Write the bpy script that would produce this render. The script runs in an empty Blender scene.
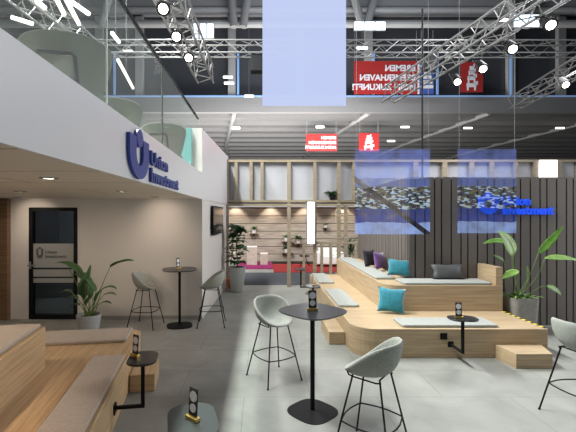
import bpy, bmesh, math, random
from mathutils import Vector, Matrix
random.seed(7)
PI = math.pi
scene = bpy.context.scene
COL = scene.collection
H = 2.05      # eye height
F = 384.0     # focal length in pixels
def P(u, v, z):
    d = F * (H - z) / (v - 216.0)
    return Vector(((u - 262.0) / F * d, d, z))

# ------------------------------------------------------------------ materials
MATS = {}
def mat(name, col, rough=0.5, metal=0.0, emit=None, estr=0.0, alpha=None, spec=0.5, noise=0.0, nscale=20, bump=0.0, sheen=0.0):
    if name in MATS: return MATS[name]
    m = bpy.data.materials.new(name); m.use_nodes = True
    nt = m.node_tree; b = nt.nodes['Principled BSDF']
    b.inputs['Base Color'].default_value = (*col, 1)
    b.inputs['Roughness'].default_value = rough
    b.inputs['Metallic'].default_value = metal
    b.inputs['Specular IOR Level'].default_value = spec
    if sheen: b.inputs['Sheen Weight'].default_value = sheen
    if emit:
        b.inputs['Emission Color'].default_value = (*emit, 1)
        b.inputs['Emission Strength'].default_value = estr
    if noise or bump:
        tc = nt.nodes.new('ShaderNodeTexCoord')
        n = nt.nodes.new('ShaderNodeTexNoise'); n.inputs['Scale'].default_value = nscale; n.inputs['Detail'].default_value = 5
        nt.links.new(tc.outputs['Object'], n.inputs['Vector'])
        if noise:
            mr = nt.nodes.new('ShaderNodeMapRange')
            mr.inputs['To Min'].default_value = 1 - noise; mr.inputs['To Max'].default_value = 1 + noise
            mr.inputs['From Min'].default_value = .3; mr.inputs['From Max'].default_value = .7
            nt.links.new(n.outputs['Fac'], mr.inputs['Value'])
            mx = nt.nodes.new('ShaderNodeVectorMath'); mx.operation = 'SCALE'
            mx.inputs[0].default_value = col
            nt.links.new(mr.outputs['Result'], mx.inputs['Scale'])
            nt.links.new(mx.outputs['Vector'], b.inputs['Base Color'])
        if bump:
            bp = nt.nodes.new('ShaderNodeBump'); bp.inputs['Strength'].default_value = bump; bp.inputs['Distance'].default_value = .01
            nt.links.new(n.outputs['Fac'], bp.inputs['Height']); nt.links.new(bp.outputs['Normal'], b.inputs['Normal'])
    MATS[name] = m
    return m

def wood(name, light, dark, zs=34):
    m = bpy.data.materials.new(name); m.use_nodes = True
    nt = m.node_tree; N = nt.nodes; L = nt.links; b = N['Principled BSDF']
    b.inputs['Roughness'].default_value = .5
    tc = N.new('ShaderNodeTexCoord')
    def stretched(sc):
        mp = N.new('ShaderNodeMapping'); mp.inputs['Scale'].default_value = sc
        L.new(tc.outputs['Object'], mp.inputs['Vector'])
        n = N.new('ShaderNodeTexNoise'); n.inputs['Scale'].default_value = 1; n.inputs['Detail'].default_value = 6; n.inputs['Roughness'].default_value = .65
        L.new(mp.outputs['Vector'], n.inputs['Vector']); return n
    a = stretched((1.3, 1.3, zs)); c = stretched((zs, 1.6, 1.6)) ; c2 = stretched((1.6, zs, 1.6))
    g = N.new('ShaderNodeNewGeometry'); sx = N.new('ShaderNodeSeparateXYZ'); L.new(g.outputs['Normal'], sx.inputs[0])
    ab = N.new('ShaderNodeMath'); ab.operation = 'ABSOLUTE'; L.new(sx.outputs['Z'], ab.inputs[0])
    mx = N.new('ShaderNodeMix'); L.new(ab.outputs[0], mx.inputs[0]); L.new(a.outputs['Fac'], mx.inputs[2]); L.new((c if 'left' in name else c2).outputs['Fac'], mx.inputs[3])
    r = N.new('ShaderNodeValToRGB')
    r.color_ramp.elements[0].position = .34; r.color_ramp.elements[0].color = (*dark, 1)
    r.color_ramp.elements[1].position = .62; r.color_ramp.elements[1].color = (*light, 1)
    L.new(mx.outputs[0], r.inputs[0]); L.new(r.outputs[0], b.inputs['Base Color'])
    MATS[name] = m
    return m

oak = wood('oak veneer', (.50, .375, .235), (.35, .25, .15))
oak_l = wood('oak veneer left', (.60, .42, .24), (.42, .28, .15))  # same oak as the right platform; warm light put into its tone
stud = wood('stud timber', (.34, .28, .20), (.22, .18, .125), 20)
dark_oak = wood('dark oak', (.22, .13, .07), (.13, .075, .04))
felt = mat('grey felt', (.35, .36, .345), .95, noise=.16, nscale=90, bump=.4, spec=.1)
felt_beige = mat('beige felt', (.46, .40, .34), .95, noise=.14, nscale=90, bump=.4, spec=.1)
stool_felt = mat('stool felt', (.36, .375, .345), .9, noise=.22, nscale=110, bump=.5, spec=.1)
lounge_felt = mat('lounge felt', (.115, .13, .11), .9, noise=.12, nscale=80, bump=.3, spec=.1)
black = mat('black powder coat', (.008, .008, .009), .55, spec=.15)
blackm = mat('black table laminate', (.018, .019, .023), .28)
dkgreen = mat('dark grey green laminate', (.05, .062, .06), .35)
white = mat('white paint', (.78, .77, .75), .7)
fascia_m = mat('white gloss panel', (.74, .74, .77), .3)
alu = mat('aluminium', (.25, .25, .25), .45, .6)
steel_dk = mat('dark steel', (.10, .10, .105), .6)
steel_md = mat('grey steel', (.2, .2, .205), .6)
gold = mat('brass', (.75, .52, .16), .3, .9)
cardm = mat('black card', (.015, .015, .02), .3)
discm = mat('white print', (.85, .85, .9), .5, noise=.15, nscale=60)
blue_logo = mat('blue logo acrylic', (.015, .045, .27), .4)
blue_lit = mat('blue illuminated letters', (.01, .08, .8), .4, emit=(.01, .1, 1), estr=.4)
teal = mat('teal velvet', (.0, .19, .26), .7, noise=.25, nscale=12, sheen=.6)
purple = mat('purple velvet', (.10, .02, .16), .7, noise=.25, nscale=12, sheen=.5)
blackp = mat('black cushion cloth', (.02, .018, .025), .8, noise=.2)
greyp = mat('charcoal leather cushion', (.09, .09, .095), .45, noise=.2, nscale=8)
concrete_pot = mat('concrete planter', (.30, .29, .27), .8, noise=.14, nscale=14)
grey_pot = mat('grey fibre pot', (.36, .37, .39), .75, noise=.08)
soil = mat('soil', (.05, .035, .025), .95, noise=.4, nscale=60)
leafm = mat('leaf green', (.10, .22, .035), .38, noise=.3, nscale=9)
leafl = mat('light leaf green', (.22, .38, .09), .35, noise=.3, nscale=9)
leafd = mat('dark leaf green', (.03, .085, .02), .42, noise=.3, nscale=9)
stemm = mat('stem green', (.13, .22, .05), .5)
barkm = mat('bark', (.12, .08, .05), .9)
tvm = mat('black glossy screen', (.012, .013, .018), .12)
red = mat('red banner cloth', (.26, .02, .02), .8, spec=.1)
navy = mat('navy banner cloth', (.03, .06, .25), .6)
wlet = mat('white lettering', (.5, .5, .55), .6, emit=(.8, .8, .9), estr=.02)
lamp_w = mat('lamp white', (1, 1, 1), .5, emit=(1, .95, .85), estr=14)
lamp_c = mat('cool window light', (.8, .9, 1), .5, emit=(.75, .88, 1), estr=1.6)
lamp_box = mat('light box white', (1, 1, 1), .5, emit=(1, .98, .97), estr=2.5)
lamp_warm = mat('downlight', (1, 1, 1), .5, emit=(1, .86, .66), estr=7)
blue_edge = mat('blue led edge', (.1, .2, .4), .5, emit=(.3, .45, .75), estr=.3)
pink = mat('magenta carpet', (.26, .01, .11), .95)
redc = mat('red carpet', (.28, .015, .015), .95)
dark_carpet = mat('slate carpet', (.07, .075, .09), .95)

def glassmat(name, tint, fac, rough=.02, diff=None):
    m = bpy.data.materials.new(name); m.use_nodes = True
    nt = m.node_tree; N = nt.nodes; L = nt.links
    N.remove(N['Principled BSDF']); out = N['Material Output']
    t = N.new('ShaderNodeBsdfTransparent'); t.inputs[0].default_value = (*tint, 1)
    g = N.new('ShaderNodeBsdfGlossy'); g.inputs['Roughness'].default_value = rough; g.inputs[0].default_value = (1, 1, 1, 1)
    mx = N.new('ShaderNodeMixShader'); mx.inputs[0].default_value = fac
    L.new(t.outputs[0], mx.inputs[1]); L.new(g.outputs[0], mx.inputs[2])
    last = mx
    if diff:
        d = N.new('ShaderNodeBsdfDiffuse'); d.inputs[0].default_value = (*diff[0], 1)
        m2 = N.new('ShaderNodeMixShader'); m2.inputs[0].default_value = diff[1]
        L.new(mx.outputs[0], m2.inputs[1]); L.new(d.outputs[0], m2.inputs[2]); last = m2
    L.new(last.outputs[0], out.inputs[0])
    return m
glass = glassmat('balustrade glass', (.95, .97, .96), .008, diff=((.8, .84, .83), .08))  # whitish diffuse share paints the veil of reflections onto the panes
door_glass = glassmat('door glass', (.22, .24, .26), .08)

def floor_mat():
    m = bpy.data.materials.new('polished concrete tile'); m.use_nodes = True
    nt = m.node_tree; N = nt.nodes; L = nt.links; b = N['Principled BSDF']; b.inputs['Specular IOR Level'].default_value = .3
    tc = N.new('ShaderNodeTexCoord')
    br = N.new('ShaderNodeTexBrick'); br.offset = 0.5; br.inputs['Scale'].default_value = 1
    br.inputs['Brick Width'].default_value = 1.5; br.inputs['Row Height'].default_value = .75
    br.inputs['Mortar Size'].default_value = .004; br.inputs['Mortar Smooth'].default_value = .1
    br.inputs['Color1'].default_value = (1, 1, 1, 1); br.inputs['Color2'].default_value = (.93, .93, .93, 1); br.inputs['Mortar'].default_value = (.62, .62, .62, 1)
    mp = N.new('ShaderNodeMapping'); mp.inputs['Location'].default_value = (.2, .15, 0)
    L.new(tc.outputs['Object'], mp.inputs[0]); L.new(mp.outputs[0], br.inputs[0])
    n = N.new('ShaderNodeTexNoise'); n.inputs['Scale'].default_value = 1.7; n.inputs['Detail'].default_value = 7; n.inputs['Roughness'].default_value = .6; n.inputs['Distortion'].default_value = .5
    L.new(tc.outputs['Object'], n.inputs['Vector'])
    r = N.new('ShaderNodeValToRGB'); r.color_ramp.elements[0].position = .3; r.color_ramp.elements[1].position = .72
    r.color_ramp.elements[0].color = (.225, .23, .212, 1); r.color_ramp.elements[1].color = (.335, .34, .315, 1)
    L.new(n.outputs['Fac'], r.inputs[0])
    mx = N.new('ShaderNodeMix'); mx.data_type = 'RGBA'; mx.blend_type = 'MULTIPLY'; mx.inputs[0].default_value = 1
    L.new(r.outputs[0], mx.inputs[6]); L.new(br.outputs[0], mx.inputs[7]); L.new(mx.outputs[2], b.inputs['Base Color'])
    n2 = N.new('ShaderNodeMapRange'); n2.inputs['To Min'].default_value = .34; n2.inputs['To Max'].default_value = .55
    L.new(n.outputs['Fac'], n2.inputs[0]); L.new(n2.outputs[0], b.inputs['Roughness'])
    return m

def plank_mat():
    m = bpy.data.materials.new('whitewashed planks'); m.use_nodes = True
    nt = m.node_tree; N = nt.nodes; L = nt.links; b = N['Principled BSDF']; b.inputs['Roughness'].default_value = .7
    tc = N.new('ShaderNodeTexCoord'); sp = N.new('ShaderNodeSeparateXYZ'); L.new(tc.outputs['Object'], sp.inputs[0])
    mp = N.new('ShaderNodeMapping'); mp.inputs['Scale'].default_value = (1.2, 1, 14); L.new(tc.outputs['Object'], mp.inputs[0])
    n = N.new('ShaderNodeTexNoise'); n.inputs['Scale'].default_value = 1.5; n.inputs['Detail'].default_value = 5; L.new(mp.outputs[0], n.inputs[0])
    r = N.new('ShaderNodeValToRGB'); r.color_ramp.elements[0].position = .3; r.color_ramp.elements[1].position = .7
    r.color_ramp.elements[0].color = (.27, .22, .18, 1); r.color_ramp.elements[1].color = (.44, .38, .32, 1)
    L.new(n.outputs['Fac'], r.inputs[0])
    md = N.new('ShaderNodeMath'); md.operation = 'FRACT'
    dv = N.new('ShaderNodeMath'); dv.operation = 'DIVIDE'; dv.inputs[1].default_value = .34
    L.new(sp.outputs['Z'], dv.inputs[0]); L.new(dv.outputs[0], md.inputs[0])
    gt = N.new('ShaderNodeMath'); gt.operation = 'LESS_THAN'; gt.inputs[1].default_value = .1; L.new(md.outputs[0], gt.inputs[0])
    mx = N.new('ShaderNodeMix'); mx.data_type = 'RGBA'; mx.inputs[7].default_value = (.08, .06, .045, 1)
    L.new(gt.outputs[0], mx.inputs[0]); L.new(r.outputs[0], mx.inputs[6]); L.new(mx.outputs[2], b.inputs['Base Color'])
    return m

def ceil_tile_mat():
    m = bpy.data.materials.new('soffit panels'); m.use_nodes = True
    nt = m.node_tree; N = nt.nodes; L = nt.links; b = N['Principled BSDF']; b.inputs['Roughness'].default_value = .6
    tc = N.new('ShaderNodeTexCoord'); br = N.new('ShaderNodeTexBrick'); br.offset = .5
    br.inputs['Scale'].default_value = 1; br.inputs['Brick Width'].default_value = 2.4; br.inputs['Row Height'].default_value = 1.0
    br.inputs['Mortar Size'].default_value = .012; br.inputs['Color1'].default_value = (.80, .74, .66, 1); br.inputs['Color2'].default_value = (.76, .70, .62, 1)
    br.inputs['Mortar'].default_value = (.30, .26, .22, 1)
    L.new(tc.outputs['Object'], br.inputs[0]); L.new(br.outputs[0], b.inputs['Base Color'])
    return m

def reflection_mat(name, z0, z1, fac, city=True, col=(.35, .5, 1), strength=.8, rail_reflection=False):
    """see-through LED film: emission mixed with transparency; picture of a riverside town under blue sky"""
    m = bpy.data.materials.new(name); m.use_nodes = True
    nt = m.node_tree; N = nt.nodes; L = nt.links; N.remove(N['Principled BSDF']); out = N['Material Output']
    t = N.new('ShaderNodeBsdfTransparent'); e = N.new('ShaderNodeEmission'); e.inputs[1].default_value = strength
    mx = N.new('ShaderNodeMixShader'); mx.inputs[0].default_value = fac
    L.new(t.outputs[0], mx.inputs[1]); L.new(e.outputs[0], mx.inputs[2]); L.new(mx.outputs[0], out.inputs[0])
    e.inputs[0].default_value = (*col, 1)
    if city:
        tc = N.new('ShaderNodeTexCoord'); sp = N.new('ShaderNodeSeparateXYZ'); L.new(tc.outputs['Object'], sp.inputs[0])
        # ridge line wobble
        nz = N.new('ShaderNodeTexNoise'); nz.inputs['Scale'].default_value = 1.3; nz.inputs['Detail'].default_value = 3
        mpx = N.new('ShaderNodeMapping'); mpx.inputs['Scale'].default_value = (1, 0, 0); L.new(tc.outputs['Object'], mpx.inputs[0]); L.new(mpx.outputs[0], nz.inputs[0])
        wob = N.new('ShaderNodeMath'); wob.operation = 'MULTIPLY_ADD'; wob.inputs[1].default_value = -.28; L.new(nz.outputs['Fac'], wob.inputs[0]); L.new(sp.outputs['Z'], wob.inputs[2])
        mr = N.new('ShaderNodeMapRange'); mr.inputs['From Min'].default_value = z0 - .14; mr.inputs['From Max'].default_value = z1 - .14
        L.new(wob.outputs[0], mr.inputs[0])
        rp = N.new('ShaderNodeValToRGB'); rp.color_ramp.interpolation = 'CONSTANT'
        els = rp.color_ramp.elements
        els[0].position = 0; els[0].color = (.35, .5, .95, 1)
        els[1].position = .14; els[1].color = (.03, .06, .35, 1)
        for p, c in ((.22, (.02, .05, .28)), (.36, (.03, .04, .1)), (.46, (.25, .3, .3)), (.56, (.12, .18, .5)), (.66, (.30, .42, .95)), (.8, (.25, .33, .9))):
            q = els.new(p); q.color = (*c, 1)
        L.new(mr.outputs[0], rp.inputs[0])
        # little houses in the band of the shore
        mp2 = N.new('ShaderNodeMapping'); mp2.inputs['Scale'].default_value = (9, 0, 24); L.new(tc.outputs['Object'], mp2.inputs[0])
        vo = N.new('ShaderNodeTexVoronoi'); vo.distance = 'CHEBYCHEV'; vo.inputs['Scale'].default_value = 1.6; L.new(mp2.outputs[0], vo.inputs[0])
        hs = N.new('ShaderNodeValToRGB'); hs.color_ramp.interpolation = 'CONSTANT'
        h = hs.color_ramp.elements; h[0].position = 0; h[0].color = (.02, .03, .06, 1); h[1].position = .45; h[1].color = (.6, .72, .75, 1)
        q = h.new(.62); q.color = (.16, .2, .06, 1); q = h.new(.74); q.color = (.5, .7, .95, 1); q = h.new(.87); q.color = (.16, .10, .07, 1)
        sc = N.new('ShaderNodeSeparateColor'); L.new(vo.outputs['Color'], sc.inputs[0]); L.new(sc.outputs[0], hs.inputs[0])
        b1 = N.new('ShaderNodeMath'); b1.operation = 'GREATER_THAN'; b1.inputs[1].default_value = .30; L.new(mr.outputs[0], b1.inputs[0])
        b2 = N.new('ShaderNodeMath'); b2.operation = 'LESS_THAN'; b2.inputs[1].default_value = .56; L.new(mr.outputs[0], b2.inputs[0])
        bb = N.new('ShaderNodeMath'); bb.operation = 'MULTIPLY'; L.new(b1.outputs[0], bb.inputs[0]); L.new(b2.outputs[0], bb.inputs[1])
        cm = N.new('ShaderNodeMix'); cm.data_type = 'RGBA'; L.new(bb.outputs[0], cm.inputs[0]); L.new(rp.outputs[0], cm.inputs[6]); L.new(hs.outputs[0], cm.inputs[7])
        last = cm.outputs[2]
        if rail_reflection:   # reflection of a slanting handrail, painted dark into the film
            a_ = N.new('ShaderNodeMath'); a_.operation = 'MULTIPLY_ADD'; a_.inputs[1].default_value = .75; L.new(sp.outputs['X'], a_.inputs[0]); L.new(sp.outputs['Z'], a_.inputs[2])
            c_ = N.new('ShaderNodeMath'); c_.operation = 'COMPARE'; c_.inputs[1].default_value = .49; c_.inputs[2].default_value = .055; L.new(a_.outputs[0], c_.inputs[0])
            m3 = N.new('ShaderNodeMix'); m3.data_type = 'RGBA'; L.new(c_.outputs[0], m3.inputs[0]); L.new(last, m3.inputs[6]); m3.inputs[7].default_value = (.01, .01, .02, 1); last = m3.outputs[2]
        L.new(last, e.inputs[0])
        # the reflection is fainter in its plain upper part
        fm_ = N.new('ShaderNodeMapRange'); fm_.inputs['From Min'].default_value = z0+(z1-z0)*.55; fm_.inputs['From Max'].default_value = z1
        fm_.inputs['To Min'].default_value = fac; fm_.inputs['To Max'].default_value = fac*.45
        L.new(sp.outputs['Z'], fm_.inputs[0])
        pn = N.new('ShaderNodeTexNoise'); pn.inputs['Scale'].default_value = 4.5; pn.inputs['Detail'].default_value = 3; L.new(tc.outputs['Object'], pn.inputs[0])
        pm = N.new('ShaderNodeMapRange'); pm.inputs['From Min'].default_value = .35; pm.inputs['From Max'].default_value = .65; pm.inputs['To Min'].default_value = .45; pm.inputs['To Max'].default_value = 1.15
        L.new(pn.outputs['Fac'], pm.inputs[0]); ml = N.new('ShaderNodeMath'); ml.operation = 'MULTIPLY'; L.new(fm_.outputs[0], ml.inputs[0]); L.new(pm.outputs[0], ml.inputs[1]); L.new(ml.outputs[0], mx.inputs[0])
    return m

# ------------------------------------------------------------------ mesh builder
class MB:
    def __init__(s): s.bm = bmesh.new()
    def box(s, c, d, rz=0.0, rx=0.0, ry=0.0):
        r = bmesh.ops.create_cube(s.bm, size=1)
        M = Matrix.Translation(c) @ Matrix.Rotation(rz, 4, 'Z') @ Matrix.Rotation(ry, 4, 'Y') @ Matrix.Rotation(rx, 4, 'X') @ Matrix.Diagonal((*d, 1))
        bmesh.ops.transform(s.bm, matrix=M, verts=r['verts']); return s
    def b2(s, a, b):
        return s.box(((a[0]+b[0])/2, (a[1]+b[1])/2, (a[2]+b[2])/2), (abs(b[0]-a[0]), abs(b[1]-a[1]), abs(b[2]-a[2])))
    def cyl(s, p0, p1, r, n=12, r2=None):
        p0, p1 = Vector(p0), Vector(p1); v = p1 - p0
        q = bmesh.ops.create_cone(s.bm, cap_ends=True, segments=n, radius1=r, radius2=r if r2 is None else r2, depth=v.length)
        M = Matrix.Translation((p0+p1)/2) @ v.to_track_quat('Z', 'Y').to_matrix().to_4x4()
        bmesh.ops.transform(s.bm, matrix=M, verts=q['verts']); return s
    def tube(s, pts, r, n=8, closed=False, taper=None):
        pts = [Vector(p) for p in pts]; m = len(pts); rings = []
        t0 = (pts[1]-pts[0]).normalized()
        up = Vector((0, 0, 1)) if abs(t0.z) < .9 else Vector((1, 0, 0))
        nrm = (up - t0*up.dot(t0)).normalized()
        for i, p in enumerate(pts):
            a = pts[i-1] if (i > 0 or closed) else p
            b = pts[(i+1) % m] if (i < m-1 or closed) else p
            t = (b-a).normalized()
            nrm = (nrm - t*nrm.dot(t)).normalized(); bn = t.cross(nrm)
            rr = r if taper is None else r*(1+(taper-1)*i/(m-1))
            rings.append([s.bm.verts.new(p + (nrm*math.cos(2*PI*k/n)+bn*math.sin(2*PI*k/n))*rr) for k in range(n)])
        last = m if closed else m-1
        for i in range(last):
            A, B_ = rings[i], rings[(i+1) % m]
            for k in range(n):
                s.bm.faces.new((A[k], A[(k+1) % n], B_[(k+1) % n], B_[k]))
        if not closed:
            s.bm.faces.new(rings[0][::-1]); s.bm.faces.new(rings[-1])
        return s
    def prism(s, poly, z0, z1, inset=0):
        lo = [s.bm.verts.new((x, y, z0)) for x, y in poly]; hi = [s.bm.verts.new((x, y, z1)) for x, y in poly]
        n = len(poly)
        s.bm.faces.new(lo[::-1]); s.bm.faces.new(hi)
        for i in range(n): s.bm.faces.new((lo[i], lo[(i+1) % n], hi[(i+1) % n], hi[i]))
        return s
    def rings(s, rs, cap0=True, cap1=True):
        R = [[s.bm.verts.new(p) for p in r] for r in rs]; n = len(rs[0])
        for A, B_ in zip(R, R[1:]):
            for k in range(n): s.bm.faces.new((A[k], A[(k+1) % n], B_[(k+1) % n], B_[k]))
        if cap0: s.bm.faces.new(R[0][::-1])
        if cap1: s.bm.faces.new(R[-1])
        return s
    def build(s, name, m, parent=None, smooth=False, bevel=0.0, mods=None):
        bmesh.ops.recalc_face_normals(s.bm, faces=s.bm.faces)
        me = bpy.data.meshes.new(name); s.bm.to_mesh(me); s.bm.free()
        if m: me.materials.append(m)
        o = bpy.data.objects.new(name, me); COL.objects.link(o)
        if parent: o.parent = parent
        if smooth:
            for p in me.polygons: p.use_smooth = True
        if bevel:
            bv = o.modifiers.new('bevel', 'BEVEL'); bv.width = bevel; bv.segments = 2; bv.limit_method = 'ANGLE'; bv.angle_limit = .7
        if smooth == 'auto':
            try:
                me.shade_smooth_by_angle(.7) if hasattr(me, 'shade_smooth_by_angle') else None
            except Exception: pass
        return o

def empty(name, loc, rz=0.0):
    o = bpy.data.objects.new(name, None); COL.objects.link(o); o.location = loc; o.rotation_euler = (0, 0, rz); o.empty_display_size = .1
    return o
def tag(o, label, cat, group=None, kind=None):
    o['label'] = label; o['category'] = cat
    if group: o['group'] = group
    if kind: o['kind'] = kind
    return o
def struct(o): o['kind'] = 'structure'; return o
def copy_tree(o, parent=None):
    kids = [c for c in bpy.data.objects if c.parent == o]
    c = o.copy(); COL.objects.link(c); c.parent = parent
    for k in kids: copy_tree(k, c)
    return c
def rrect(x0, y0, x1, y1, r, n=6):
    """rounded rectangle; r is one radius or four (SW,SE,NE,NW)"""
    rs = r if isinstance(r, (list, tuple)) else [r]*4
    out = []
    for (cx, cy, sx, sy, a0, q) in ((x0, y0, 1, 1, PI, rs[0]), (x1, y0, -1, 1, 1.5*PI, rs[1]), (x1, y1, -1, -1, 0, rs[2]), (x0, y1, 1, -1, .5*PI, rs[3])):
        if q <= 0: out.append((cx, cy)); continue
        for k in range(n+1):
            a = a0 + .5*PI*k/n; out.append((cx+sx*q+q*math.cos(a), cy+sy*q+q*math.sin(a)))
    return out
def squircle(a, b, p=3.2, n=56, rot=0):
    out = []
    for k in range(n):
        t = 2*PI*k/n; c, s_ = math.cos(t), math.sin(t)
        x = a*math.copysign(abs(c)**(2/p), c); y = b*math.copysign(abs(s_)**(2/p), s_)
        out.append((x*math.cos(rot)-y*math.sin(rot), x*math.sin(rot)+y*math.cos(rot)))
    return out
def text_obj(body, size, extrude, m, M, name='lettering', parent=None, offset=0.0, align='LEFT', space=1.0, mirror=False, line=1.0, sx=1.0):
    cu = bpy.data.curves.new('t', 'FONT'); cu.body = body; cu.size = size; cu.extrude = extrude; cu.offset = offset
    cu.align_x = align; cu.space_character = space; cu.space_line = line; cu.resolution_u = 3
    to = bpy.data.objects.new('t', cu); COL.objects.link(to)
    bpy.context.view_layer.update()
    me = bpy.data.meshes.new_from_object(to.evaluated_get(bpy.context.evaluated_depsgraph_get()))
    bpy.data.objects.remove(to); bpy.data.curves.remove(cu)
    me.transform(M @ Matrix.Diagonal((-sx if mirror else sx, 1, 1, 1)))
    if mirror: me.flip_normals()
    me.materials.clear(); me.materials.append(m)
    o = bpy.data.objects.new(name, me); COL.objects.link(o)
    if parent: o.parent = parent
    return o
def frameM(origin, xdir, ydir):
    x = Vector(xdir).normalized(); y = Vector(ydir).normalized(); z = x.cross(y)
    M = Matrix.Identity(4)
    for i in range(3): M[i][0] = x[i]; M[i][1] = y[i]; M[i][2] = z[i]; M[i][3] = origin[i]
    return M

# ------------------------------------------------------------------ the room shell
X0 = -1.19   # mezzanine front plane
struct(MB().b2((-30, -4, -.1), (34, 42, 0)).build('floor', floor_mat()))
wallm = mat('wall white', (.66, .64, .62), .75, spec=.15)
# wall under the mezzanine, with a door opening
w = MB()
dx0, dx1, dz = -4.63, -3.67, 2.22
w.b2((-5.0, 7.64, 0), (dx0, 7.78, 3.8)); w.b2((dx1, 7.64, 0), (X0, 7.78, 3.8)); w.b2((dx0, 7.64, dz), (dx1, 7.78, 3.8))
w.b2((-9, 7.64, 2.42), (-5.0, 7.78, 3.8))
struct(w.build('wall_back_left', wallm))
# side wall beside the passage, full height
struct(MB().prism([(X0, 7.641), (-1.03, 11.3), (-1.2, 11.3), (X0-.17, 7.79), (X0-.17, 7.641)], 0, 3.78).build('wall_passage', wallm))
struct(MB().b2((-9, -1.5, 0), (-8.9, 7.64, 2.4)).build('wall_left', wallm))
# mezzanine
cs = struct(MB().b2((-9, -1.5, 2.40), (X0-.03, 7.64, 2.74)).build('ceiling_soffit', ceil_tile_mat()))
fa = struct(MB().b2((X0-.029, -1.5, 2.385), (X0, 7.64, 2.907)).build('wall_mezzanine_front', fascia_m))
struct(MB().b2((-9, 7.5, 2.75), (-4.5, 7.63, 3.6)).build('wall_mezzanine_back', wallm))
struct(MB().prism([(X0, 7.641), (-1.0, 11.3), (-1.031, 11.3), (X0-.03, 7.641)], 2.385, 3.79).build('trim_3', fascia_m))
# teal panel upstairs
tp = MB().b2((-1.72, 7.50, 2.75), (-1.38, 7.60, 3.77)).build('partition_panel', mat('teal panel', (.12, .36, .36), .5))
tag(tp, 'narrow teal upright panel at the far end of the upper floor', 'panel')
bc = MB().b2((-5.6, 7.53, 0), (-5.0, 7.638, 2.42)).build('panel', dark_oak)
tag(bc, 'dark oak upright panel at the far left beside the glass door', 'panel')

# glass door
struct_door = empty('door_1', (dx0, 7.64, 0)); struct(struct_door)
fm = MB(); W_ = dx1-dx0
fm.b2((0, -.02, 0), (.07, .1, dz)); fm.b2((W_-.07, -.02, 0), (W_, .1, dz)); fm.b2((.07, -.02, dz-.07), (W_-.07, .1, dz)); fm.b2((.07, -.02, 0), (W_-.07, .1, .08))
fm.build('door_frame', black, struct_door)
MB().b2((.07, .03, .08), (W_-.07, .045, dz-.07)).build('door_glass', door_glass, struct_door)
frost = mat('frosted film', (.30, .31, .31), .6)
fr_ = MB(); fr_.b2((.07, .018, 1.02), (W_-.07, .026, 1.5)); fr_.b2((.07, .018, .84), (W_-.07, .026, .985)); fr_.b2((.07, .018, .72), (W_-.07, .026, .81))
fr_.build('frosted_film', frost, struct_door)
logo_grey = mat('grey print', (.10, .10, .11), .5)
text_obj('Union\nInvestment', .095, .002, logo_grey, frameM((.31, .012, 1.30), (1, 0, 0), (0, 0, 1)), 'door_lettering', struct_door, offset=.002, line=.9)
def u_logo(mb, x0, z0, w_, h, y0, y1, t=None):
    """letter U in the XZ plane, thick along Y; a round dot nests in its opening"""
    t = t or w_*.30; R_ = w_/2; n = 16; b = .52*h; bi = b-.27*h; body = h*.84; ri = R_-t
    xs = []
    outer = [(x0, z0+body)] + [(x0+R_+R_*math.cos(PI+PI*k/n), z0+b+b*math.sin(PI+PI*k/n)) for k in range(n+1)] + [(x0+w_, z0+body)]
    inner = [(x0+t, z0+body)] + [(x0+R_+ri*math.cos(PI+PI*k/n), z0+b+bi*math.sin(PI+PI*k/n)) for k in range(n+1)] + [(x0+w_-t, z0+body)]
    V = [[[mb.bm.verts.new((x, yy, z)) for x, z in ln] for ln in (outer, inner)] for yy in (y0, y1)]
    m_ = len(outer)
    for k in range(m_-1):
        for q_ in (0, 1): mb.bm.faces.new((V[q_][0][k], V[q_][0][k+1], V[q_][1][k+1], V[q_][1][k]))
        for l in (0, 1): mb.bm.faces.new((V[0][l][k], V[0][l][k+1], V[1][l][k+1], V[1][l][k]))
    for k in (0, m_-1): mb.bm.faces.new((V[0][0][k], V[0][1][k], V[1][1][k], V[1][0][k]))
    return mb
def dot(mb, x, z, r, y0, y1, n=20, sz=1.15):
    a = [mb.bm.verts.new((x+r*math.cos(2*PI*k/n), y0, z+r*sz*math.sin(2*PI*k/n))) for k in range(n)]
    b = [mb.bm.verts.new((v.co.x, y1, v.co.z)) for v in a]
    for i in range(n): mb.bm.faces.new((a[i], a[(i+1) % n], b[(i+1) % n], b[i]))
    mb.bm.faces.new(a); mb.bm.faces.new(b[::-1]); return mb
ub = MB(); u_logo(ub, .13, 1.20, .14, .24, .008, .016); dot(ub, .20, 1.41, .024, .008, .016)
ub.build('door_emblem', logo_grey, struct_door)
hb = MB(); hb.b2((.02, -.05, 1.0), (.05, -.02, 1.15)); hb.b2((.02, -.09, 1.06), (.05, -.05, 1.09)); hb.b2((.02, -.09, 1.06), (.16, -.07, 1.09)); hb.build('door_handle', steel_md, struct_door)
# room behind the door
struct(MB().b2((-6, 9.6, 0), (-2.5, 9.7, 2.6)).build('wall_store', mat('store wall', (.25, .25, .26), .8)))

# skirting
struct(MB().b2((dx1, 7.62, 0), (X0, 7.64, .07)).build('baseboard_back', mat('skirting', (.34, .33, .32), .6)))

# logo on the mezzanine front: one sign, letters standing on the white panel
sg = empty('wall_sign', (X0, 3.36, 2.4)); tag(sg, 'large dark blue Union Investment sign with U emblem on the white balcony front', 'sign')
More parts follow.
